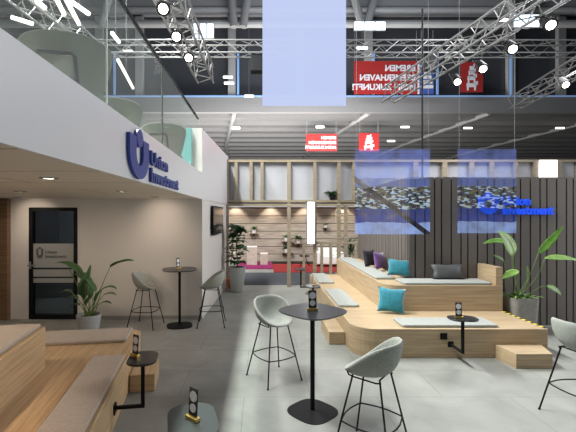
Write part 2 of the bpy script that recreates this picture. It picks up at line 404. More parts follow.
# local frame: x runs away along the panel (+Y), y = out (+X), z up
Ms = Matrix.Translation((0, 0, 0)) @ Matrix(((0, 1, 0, 0), (1, 0, 0, 0), (0, 0, 1, 0), (0, 0, 0, 1)))
q = MB(); u_logo(q, 0, .0, .57, .46, .004, .035, t=.18)
bmesh.ops.transform(q.bm, matrix=Ms, verts=q.bm.verts); q.build('emblem', blue_logo, sg)
q = MB(); dot(q, .285, .385, .095, .004, .035, sz=.9); bmesh.ops.transform(q.bm, matrix=Ms, verts=q.bm.verts); q.build('emblem_dot', blue_logo, sg)
text_obj('Union', .205, .014, blue_logo, frameM((.018, .66, .195), (0, 1, 0), (0, 0, 1)), 'lettering', sg, offset=.005, sx=1.45)
text_obj('Investment', .205, .014, blue_logo, frameM((.018, .66, .015), (0, 1, 0), (0, 0, 1)), 'lettering', sg, offset=.005, sx=1.45)

# balustrade
bl = empty('glass_balustrade', (X0-.06, 0, 2.90)); tag(bl, 'clear glass balustrade with dark handrail along the white balcony edge', 'railing')
for (a, b) in ((-.4, 1.55), (1.56, 3.085), (3.095, 4.80), (4.82, 6.3), (6.31, 7.45)):
    MB().b2((-.006, a, -.15), (.006, b, 1.03)).build('glass_panel', glass, bl)
MB().box((0, 3.5, 1.045), (.035, 8, .03)).build('handrail', black, bl, bevel=.005)
MB().cyl((0, 4.81, -.15), (0, 4.81, 1.03), .011).build('baluster', steel_dk, bl)
MB().cyl((0, 3.09, -.15), (0, 3.09, 1.03), .007).build('joint_strip', mat('green glass edge', (.45, .55, .52), .2), bl)

# downlights; the strong ones over the left benches are added, out of view
dl0 = None
for i, (x, y) in enumerate(((-1.95, 3.51), (-1.97, 5.4), (-4.5, 7.07), (-1.95, 7.0), (-3.6, 3.4), (-3.4, 5.4), (-2.6, 2.2))):
    if dl0 is None:
        o = dl0 = empty('ceiling_downlight', (0, 0, 2.4))
        r = MB(); r.rings([[(rr*math.cos(2*PI*k/20), rr*math.sin(2*PI*k/20), zz) for k in range(20)] for rr, zz in ((.055, -.002), (.062, -.012), (.08, -.008), (.08, -.0005))], False, False)
        r.build('trim_ring', alu, o); MB().cyl((0, 0, -.006), (0, 0, -.001), .055, 20).build('lamp', lamp_warm, o)
    else: o = copy_tree(dl0)
    o.location = (x, y, 2.4)
    tag(o, ['round recessed downlight in the soffit nearest the viewer', 'round recessed downlight in the soffit above the plant on the floor', 'small recessed downlight in the soffit close to the oak panel', 'small recessed downlight in the soffit above the far bar table',
            'recessed downlight in the soffit over the left upper bench', 'recessed downlight in the soffit in front of the glass door', 'recessed downlight in the soffit over the near left bench'][i], 'lamp', 'downlights in the balcony soffit')
    en, tilt, ss = ((14, .8, 2.0), (20, .6, 2.0), (12, .2, 2.2), (9, .1, 2.2), (150, 0, 1.9), (40, .6, 2.1), (150, -.1, 1.9))[i]
    L = bpy.data.lights.new('dl', 'SPOT'); L.energy = en; L.color = (1, .80, .62); L.spot_size = ss; L.spot_blend = .9; L.shadow_soft_size = .05
    lo = bpy.data.objects.new('downlight_lamp', L); COL.objects.link(lo); lo.location = (0, 0, -.03); lo.parent = o; lo.rotation_euler = (tilt, 0, 0)

# television on the passage wall
ang = math.atan2(11.3-7.64, -1.03+1.19)
tv = empty('television', (-1.19+.0437*(9.3-7.64)+.0, 9.3, 1.62), 0); tag(tv, 'black flat screen hung on the white passage wall', 'television')
dirv = Vector((math.cos(ang), math.sin(ang), 0)); tva = ang-PI/2
MB().box((.045, 0, .33), (.04, 1.55, .66), rz=tva).build('casing', black, tv, bevel=.004)
MB().box((.068, 0, .33), (.006, 1.50, .61), rz=tva).build('screen', tvm, tv)
MB().box((.012, 0, .33), (.028, .3, .3), rz=tva).build('wall_bracket', steel_dk, tv)

# ------------------------------------------------------------------ seating landscape, left
Cx, Cy = -1.71, 5.44
eL = empty('stepped_bench', (Cx, Cy, 0), math.atan2(.16, .987)); tag(eL, 'stepped oak seating platform on the left under the balcony with beige pads', 'bench')
# local: x = to the right, -y = towards the viewer
lo = rrect(-3.2, -4.4, 0, .1, [0, .02, .16, 0])
MB().prism(lo, 0, .42).build('lower_step', oak_l, eL, bevel=.008)
MB().prism(rrect(-3.2, -4.4, -.81, -1.13, [0, .02, .12, 0]), .421, .86).build('upper_step', oak_l, eL, bevel=.008)
MB().box((.004, -1.72, .17), (.012, .09, .09)).build('socket_plate', black, eL)
def pad(name, par, x0, y0, x1, y1, z, m, label, r=.03, t=.04, grp=None):
    o = MB().prism(rrect(x0, y0, x1, y1, r), z, z+t).build('seat_pad', m, None, bevel=.012)
    M = par.matrix_basis if par else Matrix.Identity(4)
    if par: o.location = par.location; o.rotation_euler = par.rotation_euler
    tag(o, label, 'seat pad', grp or 'felt seat pads'); return o
pad('a', eL, -.38, -3.9, -.03, -1.03, .4215, felt_beige, 'long beige felt pad on the lower left step, nearest the viewer')
pad('b', eL, -2.3, -.47, -.12, .07, .4215, felt_beige, 'beige felt pad lying crosswise on the far arm of the left platform')
pad('c', eL, -1.5, -3.9, -.86, -1.2, .861, felt_beige, 'beige felt pad on top of the upper left oak step')
sb = MB().prism(rrect(.01, -1.0, .30, -.52, .015), 0, .2).build('step_block', oak_l, None, bevel=.006)
sb.location = eL.location; sb.rotation_euler = eL.rotation_euler
tag(sb, 'small oak step block on the floor at the left platform', 'step', 'oak step blocks')

# ------------------------------------------------------------------ seating landscape, right
eR = empty('stepped_bench', (1.33, 5.54, 0)); tag(eR, 'long L shaped two step oak seating platform in front of the slatted wall', 'bench')
def Lp(pts): return [(x-1.33, y-5.54) for x, y in pts]
def arc(cx, cy, r, a0, a1, n=8): return [(cx+r*math.cos(a0+(a1-a0)*k/n), cy+r*math.sin(a0+(a1-a0)*k/n)) for k in range(n+1)]
low = arc(1.33+.36, 5.54+.36, .36, PI, 1.5*PI) + arc(4.14-.03, 5.57, .03, -PI/2, 0, 3) + [(4.14, 7.17), (2.73, 7.17), (2.73, 10.75), (1.33, 10.75)]
MB().prism(Lp(low), 0, .42).build('lower_step', oak, eR, bevel=.008)
upp = arc(2.1+.34, 6.6+.34, .34, PI, 1.5*PI) + [(4.14, 6.6), (4.14, 7.17), (2.73, 7.17), (2.73, 10.75), (2.1, 10.75)]
MB().prism(Lp(upp), .421, .86).build('upper_step', oak, eR, bevel=.008)
MB().b2((4.02-1.33, 1.062, .861), (4.139-1.33, 1.628, 1.17)).build('end_panel', oak, eR, bevel=.006)
MB().b2((2.57-1.33, -.008, .27), (2.67-1.33, .01, .36)).build('socket_plate', black, eR)
# hazard tape along the right edge
for k in range(16):
    y0 = .03+k*.062
    MB().b2((2.765, y0, .4205), (2.807, y0+.061, .4225)).build('hazard_tape', mat('yellow tape', (.85, .68, .03), .5) if k % 2 else black, eR)
def padw(x0, y0, x1, y1, z, label, r=.05):
    o = MB().prism(rrect(x0, y0, x1, y1, r), z, z+.04).build('seat_pad', felt, None, bevel=.012)
    tag(o, label, 'seat pad', 'felt seat pads'); return o
padw(1.37, 6.85, 1.74, 8.40, .4215, 'light grey felt pad on the low left arm beside the main bar table')
padw(1.37, 9.25, 1.74, 10.70, .4215, 'light grey felt pad at the far end of the low right platform arm')
padw(2.05, 5.60, 3.46, 6.03, .4215, 'long light grey felt pad on the low front step behind the small clip table')
padw(2.13, 7.2, 2.50, 10.70, .861, 'long light grey felt pad on the upper arm running to the back')
padw(2.45, 6.62, 3.98, 7.10, .861, 'light grey felt pad on the upper front step under the charcoal cushion')
s1 = MB().prism(rrect(1.07, 6.12, 1.325, 6.95, .01), 0, .2).build('step_block', oak, None, bevel=.006)
tag(s1, 'oak step block at the left foot of the right platform beside the main bar table', 'step', 'oak step blocks')
s2 = MB().prism([(3.41, 5.15), (3.90, 5.15), (4.02, 5.53), (3.36, 5.53)], 0, .2).build('step_block', oak, None, bevel=.006)
tag(s2, 'oak step block in front of the right platform near its right end', 'step', 'oak step blocks')

# ------------------------------------------------------------------ slatted wall
slat = mat('taupe slat', (.135, .117, .107), .55); slat_b = mat('slat backing', (.035, .03, .028), .8)
mb = MB(); x = 2.76; k = 0
random.seed(3)
while x < 10:
    wd = .155 if k % 3 else .10
    mb.b2((x, 7.2, 0), (x+wd, 7.245, 2.78)); x += wd+.028; k += 1
y = 7.25; k = 0
while y < 10.9:
    wd = .155 if k % 3 else .10
    mb.b2((2.745, y, 0), (2.79, y+wd, 2.78)); y += wd+.028; k += 1
sw = struct(mb.build('wall_slatted', slat))
bk = MB().b2((2.80, 7.246, 0), (10, 7.30, 2.77)); bk.b2((2.791, 7.301, 0), (2.83, 10.9, 2.77)); struct(bk.build('wall_slatted_backing', slat_b))
sg2 = empty('wall_sign', (4.05, 7.2, 2.05)); tag(sg2, 'bright blue raised Union Investment sign on the dark slatted wall', 'sign')
q = MB(); u_logo(q, 0, .03, .36, .40, -.06, -.004, t=.11); q.build('emblem', blue_lit, sg2)
q = MB(); dot(q, .18, .37, .065, -.06, -.004); q.build('emblem_dot', blue_lit, sg2)
text_obj('Union', .215, .02, blue_lit, frameM((.43, -.03, .21), (1, 0, 0), (0, 0, 1)), 'lettering', sg2, offset=.007)
text_obj('Investment', .215, .02, blue_lit, frameM((.43, -.03, .035), (1, 0, 0), (0, 0, 1)), 'lettering', sg2, offset=.007)

# ------------------------------------------------------------------ timber stud frame and the neighbouring booth
FY = 11.1
fr = empty('wall_timber_frame', (0, FY, 0)); struct(fr)
def X(u, d=FY): return (u-262)/F*d
for u in (227, 289, 339):
    MB().b2((X(u)-.05, 0, 0), (X(u)+.05, .09, 3.64)).build('post', stud, fr)
for u in (236, 251, 262, 315, 354):
    MB().b2((X(u)-.045, .0, 2.475), (X(u)+.045, .09, 3.64)).build('post', stud, fr)
for u in (315, 346):
    MB().b2((X(u)-.045, 0, 0), (X(u)+.045, .09, 2.365)).build('post', stud, fr)
for u in (304, 306.5, 322, 331, 356):
    if u == 306.5: continue
    MB().b2((X(u)-.035, 0, 0), (X(u)+.035, .09, 1.24)).build('post', stud, fr)
for u in (416, 445, 472, 492, 516, 536, 560, 580, 610, 650):
    MB().b2((X(u)-.07, 0, 2.475), (X(u)+.07, .09, 3.64)).build('post', stud, fr)
for z in (3.64, 2.475, 2.365):
    MB().b2((X(224), -.005, z-.03), (13, .095, z+.04)).build('beam', stud, fr)
MB().b2((X(302), -.005, 1.24), (X(358), .095, 1.30)).build('beam', stud, fr)
fabric = mat('grey translucent fabric', (.40, .40, .425), .8)
MB().b2((X(227), .10, 2.40), (13, .112, 3.62)).build('fabric_panel', fabric, fr)
lb = empty('light_panel', (X(310.5), FY-.12, 1.26)); tag(lb, 'tall narrow glowing white light panel fixed to the timber posts', 'lamp')
MB().b2((-.10, 0, 0), (.10, .05, 1.19)).build('diffuser', lamp_box, lb); 
f_ = MB(); f_.b2((-.125, 0, -.02), (-.101, .1, 1.21)); f_.b2((.101, 0, -.02), (.125, .1, 1.21)); f_.b2((-.125, 0, 1.191), (.125, .1, 1.21)); f_.b2((-.125, 0, -.02), (.125, .1, -.001)); f_.build('frame', steel_md, lb)
wb = MB().b2((X(539), FY-.05, 2.9), (X(556), FY-.006, 3.66)).build('light_panel', lamp_box)
tag(wb, 'glowing white square panel above the slatted wall on the right', 'lamp')

struct(MB().b2((-2.4, 17.1, 0), (4.6, 17.2, 2.9)).build('wall_plank', plank_mat()))
struct(MB().b2((-3, 16.2, 2.44), (7, 16.3, 2.95)).build('trim_1', mat('pale blue header', (.45, .47, .55), .6)))
struct(MB().b2((-3, 16.3, 2.75), (7, 17.1, 2.80)).build('ceiling_booth', white))
struct(MB().b2((4.6, 14.6, 0), (4.7, 17.2, 2.9)).build('wall_booth_side', wallm))
struct(MB().b2((-2.5, 11.35, 0), (-2.4, 17.2, 2.9)).build('wall_booth_left', wallm))
for i, u in enumerate((235, 271, 306, 345)):
    o = MB().cyl((X(u, 16.7), 16.7, 2.68), (X(u, 16.7), 16.7, 2.75), .09, 16).build('spot_lamp', lamp_warm)
    tag(o, ['wall washer lamp over the planked wall, leftmost, above the tall leafy plant', 'wall washer lamp over the planked wall, second from the left', 'wall washer lamp over the planked wall, beside the glowing white panel', 'wall washer lamp over the planked wall, rightmost, above the palm'][i], 'lamp', 'wall washers in the neighbouring booth')
    L = bpy.data.lights.new('ww', 'SPOT'); L.energy = 60; L.color = (1, .88, .72); L.spot_size = 1.7; L.spot_blend = .6; L.shadow_soft_size = .05
    lo_ = bpy.data.objects.new('washer_light', L); COL.objects.link(lo_); lo_.location = (X(u, 16.7), 16.7, 2.64); lo_.rotation_euler = (.28, 0, 0)
o = MB().b2((-1.0, 14.8, 0), (.42, 16.9, .03)).build('carpet', pink); tag(o, 'magenta carpet under the display cubes in the neighbouring booth', 'carpet')
o = MB().b2((.43, 13.9, 0), (3.6, 16.3, .02)).build('carpet', redc); tag(o, 'bright red carpet behind the timber posts', 'carpet')
o = MB().b2((-2.3, 11.4, 0), (2.6, 13.85, .012)).build('carpet', dark_carpet); tag(o, 'slate grey carpet between the timber frame and the magenta carpet', 'carpet')
o = MB().b2((.43, 16.35, 0), (4.5, 17.05, .03)).build('carpet', black); tag(o, 'black carpet strip at the foot of the planked wall', 'carpet')
cubem = mat('pale plank cube', (.48, .41, .35), .7, noise=.15, nscale=12)
for i, (u, wd, hh, yy) in enumerate(((252, .42, .72, 16.1), (264, .30, .44, 16.1), (239.5, .28, .46, 16.3))):
    o = empty('display_cube', (X(u, yy), yy, .03)); tag(o, ['tall pale wooden display cube on the magenta carpet', 'low pale wooden display cube on the right of the tall one', 'low pale wooden display cube behind the leafy potted plant'][i], 'plinth', 'display cubes')
    MB().b2((-wd/2, -wd/2, 0), (wd/2, wd/2, hh)).build('body', cubem, o); MB().b2((-wd/2-.005, -wd/2-.005, hh), (wd/2+.005, wd/2+.005, hh+.03)).build('top', white, o)
    if i == 2: o.location.x -= .1
# white sofa
so = empty('sofa', (X(329.5, 15.6), 15.6, .02)); tag(so, 'small white armchair behind the timber posts on red carpet', 'armchair')
MB().b2((-.42, -.3, .1), (.42, .35, .42)).build('seat', white, so, bevel=.03); MB().b2((-.42, .2, .42), (.42, .38, .72)).build('backrest', white, so, bevel=.03)
for s in (-1, 1): MB().b2((s*.42, -.3, .1), (s*.54, .38, .58)).build('armrest', white, so, bevel=.03)
for sx in (-1, 1):
    for sy in (-.25, .3): MB().cyl((sx*.4, sy, 0), (sx*.4, sy, .11), .02).build('leg', black, so)

# ------------------------------------------------------------------ plants
def leaf(mb, base, d0, length, width, droop=.5, fold=.25, n=9, up=Vector((0, 0, 1)), tip=1.0):
    p = Vector(base); d = Vector(d0).normalized(); step = length/n; rows = []
    for i in range(n+1):
        t = i/n
        side = d.cross(up)
        if side.length < 1e-3: side = Vector((1, 0, 0))
        side.normalize(); nn = side.cross(d).normalized()
        wv = width*.5*(math.sin(PI*min(1, t**.75*.98+.01))**.8)
        rows.append((p.copy(), side*wv, nn*wv*fold))
        p = p + d*step; d = (d + Vector((0, 0, -1))*droop*step/length*1.6*(.4+t)).normalized()
    R = [[mb.bm.verts.new(c-s_+f_), mb.bm.verts.new(c-s_*.5+f_*.35), mb.bm.verts.new(c), mb.bm.verts.new(c+s_*.5+f_*.35), mb.bm.verts.new(c+s_+f_)] for c, s_, f_ in [(r[0], r[1], r[2]) for r in rows]]
    for A, B_ in zip(R, R[1:]):
        for k in range(4): mb.bm.faces.new((A[k], A[k+1], B_[k+1], B_[k]))
def solid(o, t=.003):
    m_ = o.modifiers.new('solid', 'SOLIDIFY'); m_.thickness = t; return o
def round_pot(par, r0, r1, h, m, soil_z=None):
    n = 28; rs = []
    for (r, z) in ((r0*.92, 0), (r0, .015), (r1, h-.01), (r1, h), (r1-.025, h), (r1-.03, h-.05)):
        rs.append([(r*math.cos(2*PI*k/n), r*math.sin(2*PI*k/n), z) for k in range(n)])
    MB().rings(rs, True, True).build('pot', m, par, smooth=False)
    MB().cyl((0, 0, h-.08), (0, 0, h-.045), r1-.031, 24).build('soil', soil, par)
def bow_stem(mb, a, b, bend, r=.008, taper=.6, n=8):
    a, b = Vector(a), Vector(b); pts = []
    for i in range(n+1):
        t = i/n; p = a.lerp(b, t) + Vector(bend)*math.sin(PI*t*.9)*1.0; pts.append(p)
    mb.tube(pts, r, 6, taper=taper); return pts[-1], (pts[-1]-pts[-2]).normalized()

# plant on the left (bird of paradise)
pl = empty('potted_plant', (-2.93, 6.5, 0)); tag(pl, 'broad leaved potted plant in a grey pot before the white wall under the balcony', 'plant')
round_pot(pl, .14, .20, .39, grey_pot)
st = MB(); lf = MB()
def wpx(u, v, dY=0): # point at depth of plant relative to its base
    d = 6.5+dY; return Vector(((u-262)/F*d+2.93, dY, H-(v-216)/F*d))
specs = [((66, 263), (56, 251), .46, .17, .9), ((88, 285), (92, 256), .34, .11, .1), ((110, 268), (122, 261), .42, .16, .6), ((86, 283), (78, 272), .30, .20, 1.2), ((96, 292), (90, 283), .28, .10, .4),
         ((102, 290), (112, 285), .26, .09, 1.0), ((103, 296), (114, 291), .24, .07, .9), ((100, 304), (108, 301), .2, .07, .9), ((82, 297), (84, 285), .42, .17, .3), ((72, 293), (66, 291), .22, .10, .9), ((90, 300), (88, 288), .34, .14, .4), ((80, 306), (70, 302), .18, .08, 1.3), ((92, 296), (87, 270), .40, .12, .2), ((84, 300), (79, 282), .30, .15, .5), ((95, 302), (99, 292), .26, .10, .8), ((86, 306), (90, 296), .24, .10, .7), ((78, 300), (72, 296), .22, .1, 1.2)]
random.seed(11)
for (a, b, ln, wd, dr) in specs:
    dy = random.uniform(-.18, .15)
    e = wpx(*a, dy); e2 = wpx(*b, dy)
    pe, _ = bow_stem(st, (random.uniform(-.07, .07), random.uniform(-.07, .07), .34), e, (0, 0, .03), .009)
    wd *= 1.7
    if a == (66, 263): leaf(lf, wpx(82, 276, dy), wpx(62, 262, dy)-wpx(82, 276, dy)+Vector((0, 0, .12)), .52, wd, dr)
    else: leaf(lf, pe, e2-e, ln, wd, dr)
st.build('stems', stemm, pl, smooth=True); solid(lf.build('foliage', leafd, pl, smooth=True))

# plant on the right (big leaves, rectangular planter)
pr = empty('potted_plant', (4.52, 6.75, 0)); tag(pr, 'tall broad leaved plant in a square concrete planter beside the right platform', 'plant')
def sq(a, z, r=.1): return [(x, y_, z) for x, y_ in rrect(-a, -a, a, a, r)]
MB().rings([sq(.19, 0), sq(.20, .02), sq(.235, .63), sq(.237, .64), sq(.21, .64, .09), sq(.205, .59, .09)]).build('pot', concrete_pot, pr)
MB().rings([sq(.203, .55, .09), sq(.203, .60, .09)]).build('soil', soil, pr)
def wp2(u, v, dY=0):
    d = 6.75+dY; return Vector(((u-262)/F*d-4.52, dY, H-(v-216)/F*d))
st = MB(); lf = MB(); lf2 = MB()
for (a, b, ln, wd, dr, which, bend, dy) in [
        ((537, 254), (562, 229), .66, .13, -.15, 0, (.05, 0, 0), .0),
        ((543, 258), (576, 256), .60, .11, .3, 1, (.1, 0, .0), -.1),
        ((512, 243), (488, 237), .50, .10, .6, 0, (-.05, 0, 0), -.02),
        ((514, 256), (506, 238), .50, .30, .5, 1, (-.03, 0, 0), -.15),
        ((520, 271), (506, 274), .34, .12, .5, 1, (-.05, 0, 0), -.15),
        ((505, 262), (492, 252), .22, .07, .4, 0, (-.05, 0, .05), .05),
        ((545, 288), (562, 292), .34, .12, .9, 0, (.06, 0, .1), .05),
        ((528, 280), (527, 262), .25, .06, .0, 1, (0, 0, 0), 0)]:
    e = wp2(*a, dy); e2 = wp2(*b, dy)
    pe, _ = bow_stem(st, (random.uniform(-.06, .06), random.uniform(-.06, .06), .58), e, bend, .009)
    leaf((lf, lf2)[which], pe, e2-e, ln, wd, dr, up=Vector((.1, -.75, .6)))
for k in range(26):
    a = random.uniform(0, 2*PI); r = random.uniform(.05, .2)
    leaf(random.choice((lf, lf2)), (r*math.cos(a), r*math.sin(a), .60), (math.cos(a), math.sin(a), 1.3), random.uniform(.12, .22), .05, 1.6)
st.build('stems', stemm, pr, smooth=True); solid(lf.build('foliage', leafm, pr, smooth=True)); solid(lf2.build('foliage', leafl, pr, smooth=True))

# leafy fig by the passage
pf = empty('potted_plant', (-.68, 10.45, 0)); tag(pf, 'leafy fig in a tall pale grey round pot in front of the timber frame', 'plant')
round_pot(pf, .17, .235, .67, mat('pale grey pot', (.42, .44, .43), .7))
st = MB(); lf = MB()
st.tube([(0, 0, .6), (.01, 0, .9), (-.02, .01, 1.2), (0, 0, 1.7)], .016, 8); st.tube([(0, 0, .95), (-.12, 0, 1.2)], .008, 6); st.tube([(0, 0, 1.0), (.1, 0, 1.15)], .008, 6)
for k in range(75):
    z = random.uniform(1.25, 1.78) if k < 50 else random.uniform(.72, 1.2)
    a = random.uniform(0, 2*PI); r = .03 if k < 50 else random.uniform(.02, .16)
    leaf(lf, (r*math.cos(a), r*math.sin(a), z), (math.cos(a), math.sin(a), random.uniform(.0, .7)), random.uniform(.2, .3), .19, 1.0, n=6)
st.build('trunk', barkm, pf, smooth=True); solid(lf.build('foliage', leafd, pf, smooth=True))

# slim climbing plant with orange pot behind the stool
po = empty('potted_plant', (-.85, 10.88, 0)); tag(po, 'thin trailing plant in an orange pot at the end of the passage wall', 'plant')
round_pot(po, .11, .15, .28, mat('orange pot', (.75, .16, .03), .6))
st = MB(); lf = MB(); st.tube([(0, 0, .2), (-.04, 0, .7), (.02, 0, 1.2), (-.03, 0, 1.75)], .008, 6)
for k in range(46):
    z = random.uniform(.3, 1.8); a = random.uniform(0, 2*PI)
    leaf(lf, (0, 0, z), (math.cos(a)*.6, math.sin(a), .1), random.uniform(.07, .13), .06, 1.4, n=5)
st.build('stem', barkm, po); solid(lf.build('foliage', leafd, po, smooth=True))

# palm
pp = empty('potted_palm', (X(350, 12.2), 12.2, 0)); tag(pp, 'palm with narrow pointed leaves standing behind the timber posts', 'plant')
round_pot(pp, .17, .21, .42, black)
st = MB(); lf = MB(); st.tube([(0, 0, .3), (0, .01, 1.15)], .025, 8)
for k in range(60):
    a = random.uniform(0, 2*PI); e = random.uniform(-.15, 1.4); z = random.uniform(.8, 1.2)
    leaf(lf, (0, 0, z), (math.cos(a), math.sin(a), e), random.uniform(.45, .7), .04, .9, n=7)
st.build('trunk', barkm, pp); solid(lf.build('foliage', leafd, pp, smooth=True))

def small_plant(x, y, z, s, label, nl=22, potm=None):
    e = empty('potted_plant', (x, y, z)); tag(e, label, 'plant', 'small plants in the neighbouring booth')
    MB().cyl((0, 0, 0), (0, 0, s*.35), s*.16, 14, s*.22).build('pot', potm or white, e)
    l = MB()
    for k in range(nl):
        a = random.uniform(0, 2*PI); leaf(l, (0, 0, s*.33), (math.cos(a), math.sin(a), random.uniform(.3, 1.8)), s*random.uniform(.4, .7), s*.16, 1.2, n=5)
    solid(l.build('foliage', leafd, e, smooth=True)); return e
def shelf(x, y, z, wd, label):
    e = empty('wall_shelf', (x, y, z)); tag(e, label, 'shelf', 'wall shelves on the planked wall')
    MB().b2((-wd/2, -.28, -.03), (wd/2, 0, 0)).build('board', stud, e); MB().b2((-.02, -.2, -.12), (.02, 0, -.031)).build('bracket', black, e)
shelf(X(254, 17.1), 17.095, 1.30, .40, 'small wooden wall shelf left on the planked wall holding one plant')
small_plant(X(254, 17), 16.88, 1.30, .42, 'small potted plant on the left wall shelf above the display cubes')
for i, (z, lab) in enumerate(((.95, 'upper'), (.45, 'lower'))):
    shelf(X(287, 17.1), 17.095, z, .48, lab+' wooden wall shelf behind the middle timber post')
    small_plant(X(286, 17), 16.88, z, .42, 'small potted plant on the '+lab+' shelf behind the middle timber post')
shelf(X(298, 17.1), 17.095, .86, .4, 'wooden wall shelf with a bushy plant left of the glowing panel')
small_plant(X(298, 17), 16.88, .86, .5, 'bushy potted plant on the shelf left of the glowing white panel', 34)
small_plant(X(332.5), FY+.045, 2.515, .42, 'small plant in a dark pot standing on the timber cross beam', 30, black)
shelf(X(325, 17.1), 17.095, 1.55, .3, 'small high wall shelf seen between the right timber posts')
small_plant(X(325, 17), 16.88, 1.55, .3, 'tiny plant on the high shelf right of the glowing panel', 14)
# small black stool in the booth
bs = empty('low_stool', (X(304.5, 15.3), 15.3, .0215)); tag(bs, 'small black stool on the red carpet behind the timber posts', 'stool')
MB().cyl((0, 0, .42), (0, 0, .46), .2, 20).build('seat', black, bs)
for k in range(3):
    a = 2*PI*k/3+.3; MB().cyl((0.03*math.cos(a), .03*math.sin(a), .42), (.2*math.cos(a), .2*math.sin(a), 0), .014).build('leg', black, bs)

# ------------------------------------------------------------------ bar stools
def shell_surface(rx, ry, h_of, seatz, prof=2.6, nu=40, nv=11, lean=.0):
    rings_ = []
    for j in range(1, nv+1):
        s_ = j/nv; row = []
        for i in range(nu):
            a = 2*PI*i/nu
            rr = s_**.62 if False else math.sin(s_*PI/2)**.9
            h = h_of(a)
            zz = h*(s_**prof)
            flare = 1+.10*s_*max(0, h)/.27
            row.append(Vector((rx*rr*math.cos(a)*flare, ry*rr*math.sin(a)*flare, seatz+zz)))
        rings_.append(row)
    return rings_
def make_stool():
    """faces +X"""
    root = empty('bar_stool', (0, 0, 0))
    seatz = .70
    def hh(a):
        c = -math.cos(a)          # +1 at the back (-X)
        t = (c+1)/2
        return .02 + .29*(t*t*(3-2*t))**.75
    rs = shell_surface(.215, .225, hh, seatz, 2.4)
    m_ = MB(); R = [[m_.bm.verts.new(p) for p in r] for r in rs]; c = m_.bm.verts.new((0, 0, seatz)); n = len(R[0])
    for k in range(n): m_.bm.faces.new((c, R[0][k], R[0][(k+1) % n]))
    for A, B_ in zip(R, R[1:]):
        for k in range(n): m_.bm.faces.new((A[k], A[(k+1) % n], B_[(k+1) % n], B_[k]))
    sh = m_.build('seat_shell', stool_felt, root, smooth=True)
    so_ = sh.modifiers.new('solid', 'SOLIDIFY'); so_.thickness = .034; so_.offset = 0
    sb_ = sh.modifiers.new('sub', 'SUBSURF'); sb_.levels = 1; sb_.render_levels = 1
    # seam piping around the rim
    feet = []; tops = []
    for k, a in enumerate((PI/4, 3*PI/4, 5*PI/4, 7*PI/4)):
        t = Vector((.15*math.cos(a)*1.1, .16*math.sin(a)*1.1, .70)); f = Vector((.355*math.cos(a), .355*math.sin(a), 0)); tops.append(t); feet.append(f)
        lg = MB(); lg.cyl(f+Vector((0, 0, .006)), t, .0085, 8); lg.cyl(f, f+Vector((0, 0, .012)), .013, 8); lg.build('leg', black, root, smooth=False)
    # frame under the shell hugging its sides
    fr2 = MB()
    for s_ in (1, -1):
        pts = [Vector((.145, s_*.178, .735)), Vector((.14, s_*.165, .70)), Vector((.10, s_*.15, .685)), Vector((-.10, s_*.165, .685)), Vector((-.13, s_*.13, .68))]
        fr2.tube(pts, .007, 7)
    fr2.tube([tops[0], tops[3]], .007, 7); fr2.tube([tops[1], tops[2]], .007, 7)
    fr2.build('seat_frame', black, root, smooth=True)
    # foot rest ring
    t_ = .30/.70
    pts = [feet[k].lerp(tops[k], t_) for k in range(4)]
    ring = MB()
    path = []
    for k in range(4):
        a, b = pts[k], pts[(k+1) % 4]
        for q_ in range(5):
            t = q_/5; p = a.lerp(b, t); out = Vector((p.x, p.y, 0)).normalized(); p = p + out*.035*math.sin(PI*t); path.append(p)
    ring.tube(path, .007, 7, closed=True); ring.build('footrest', black, root, smooth=True)
    return root
stool0 = make_stool()
stools = [((.15, 4.87), -58, 'grey felt bar stool with black legs left of the near black bar table'),
          ((.95, 3.32), 142, 'grey felt bar stool nearest the viewer, seen from behind, at the near bar table'),
          ((3.24, 3.88), 12, 'grey felt bar stool cut off by the right edge of the photo'),
          ((-2.17, 7.18), -8, 'grey felt bar stool by the white wall, left of the far bar table'),
          ((-.95, 7.25), 184, 'grey felt bar stool at the wall corner, right of the far bar table')]
for i, ((x, y), deg, lab) in enumerate(stools):
    o = stool0 if i == 0 else copy_tree(stool0)
    o.location = (x, y, 0); o.rotation_euler = (0, 0, math.radians(deg)); tag(o, lab, 'bar stool', 'grey felt bar stools')

# ------------------------------------------------------------------ bar tables
def make_table():
    root = empty('bar_table', (0, 0, 0))
    t = MB(); P1 = squircle(.315, .315, 3.1); P0 = squircle(.295, .295, 3.1)
    t.rings([[(x, y, 1.04) for x, y in P0], [(x, y, 1.053) for x, y in P1], [(x, y, 1.058) for x, y in P1], [(x*.995, y*.995, 1.06) for x, y in P1]]); t.build('tabletop', blackm, root)
    MB().cyl((0, 0, .02), (0, 0, 1.04), .024, 20).build('column', black, root, smooth=False)
    MB().cyl((0, 0, 1.025), (0, 0, 1.0395), .09, 20).build('top_plate', black, root)
    b = MB(); B1 = squircle(.235, .235, 3.1)
    b.rings([[(x, y, 0) for x, y in B1], [(x, y, .008) for x, y in B1], [(x*.5, y*.5, .016) for x, y in B1], [(x*.13, y*.13, .022) for x, y in B1]]); b.build('base_plate', black, root, smooth=False)
    return root
tb0 = make_table(); tb0.location = (.53, 4.03, 0); tb0.rotation_euler = (0, 0, math.radians(42)); tag(tb0, 'black pedestal bar table with rounded square top in the middle of the bright floor', 'table', 'black bar tables')
tb1 = copy_tree(tb0); tb1.location = (-1.54, 7.18, 0); tb1.rotation_euler = (0, 0, math.radians(14)); tag(tb1, 'black pedestal bar table by the white wall between two stools', 'table', 'black bar tables')

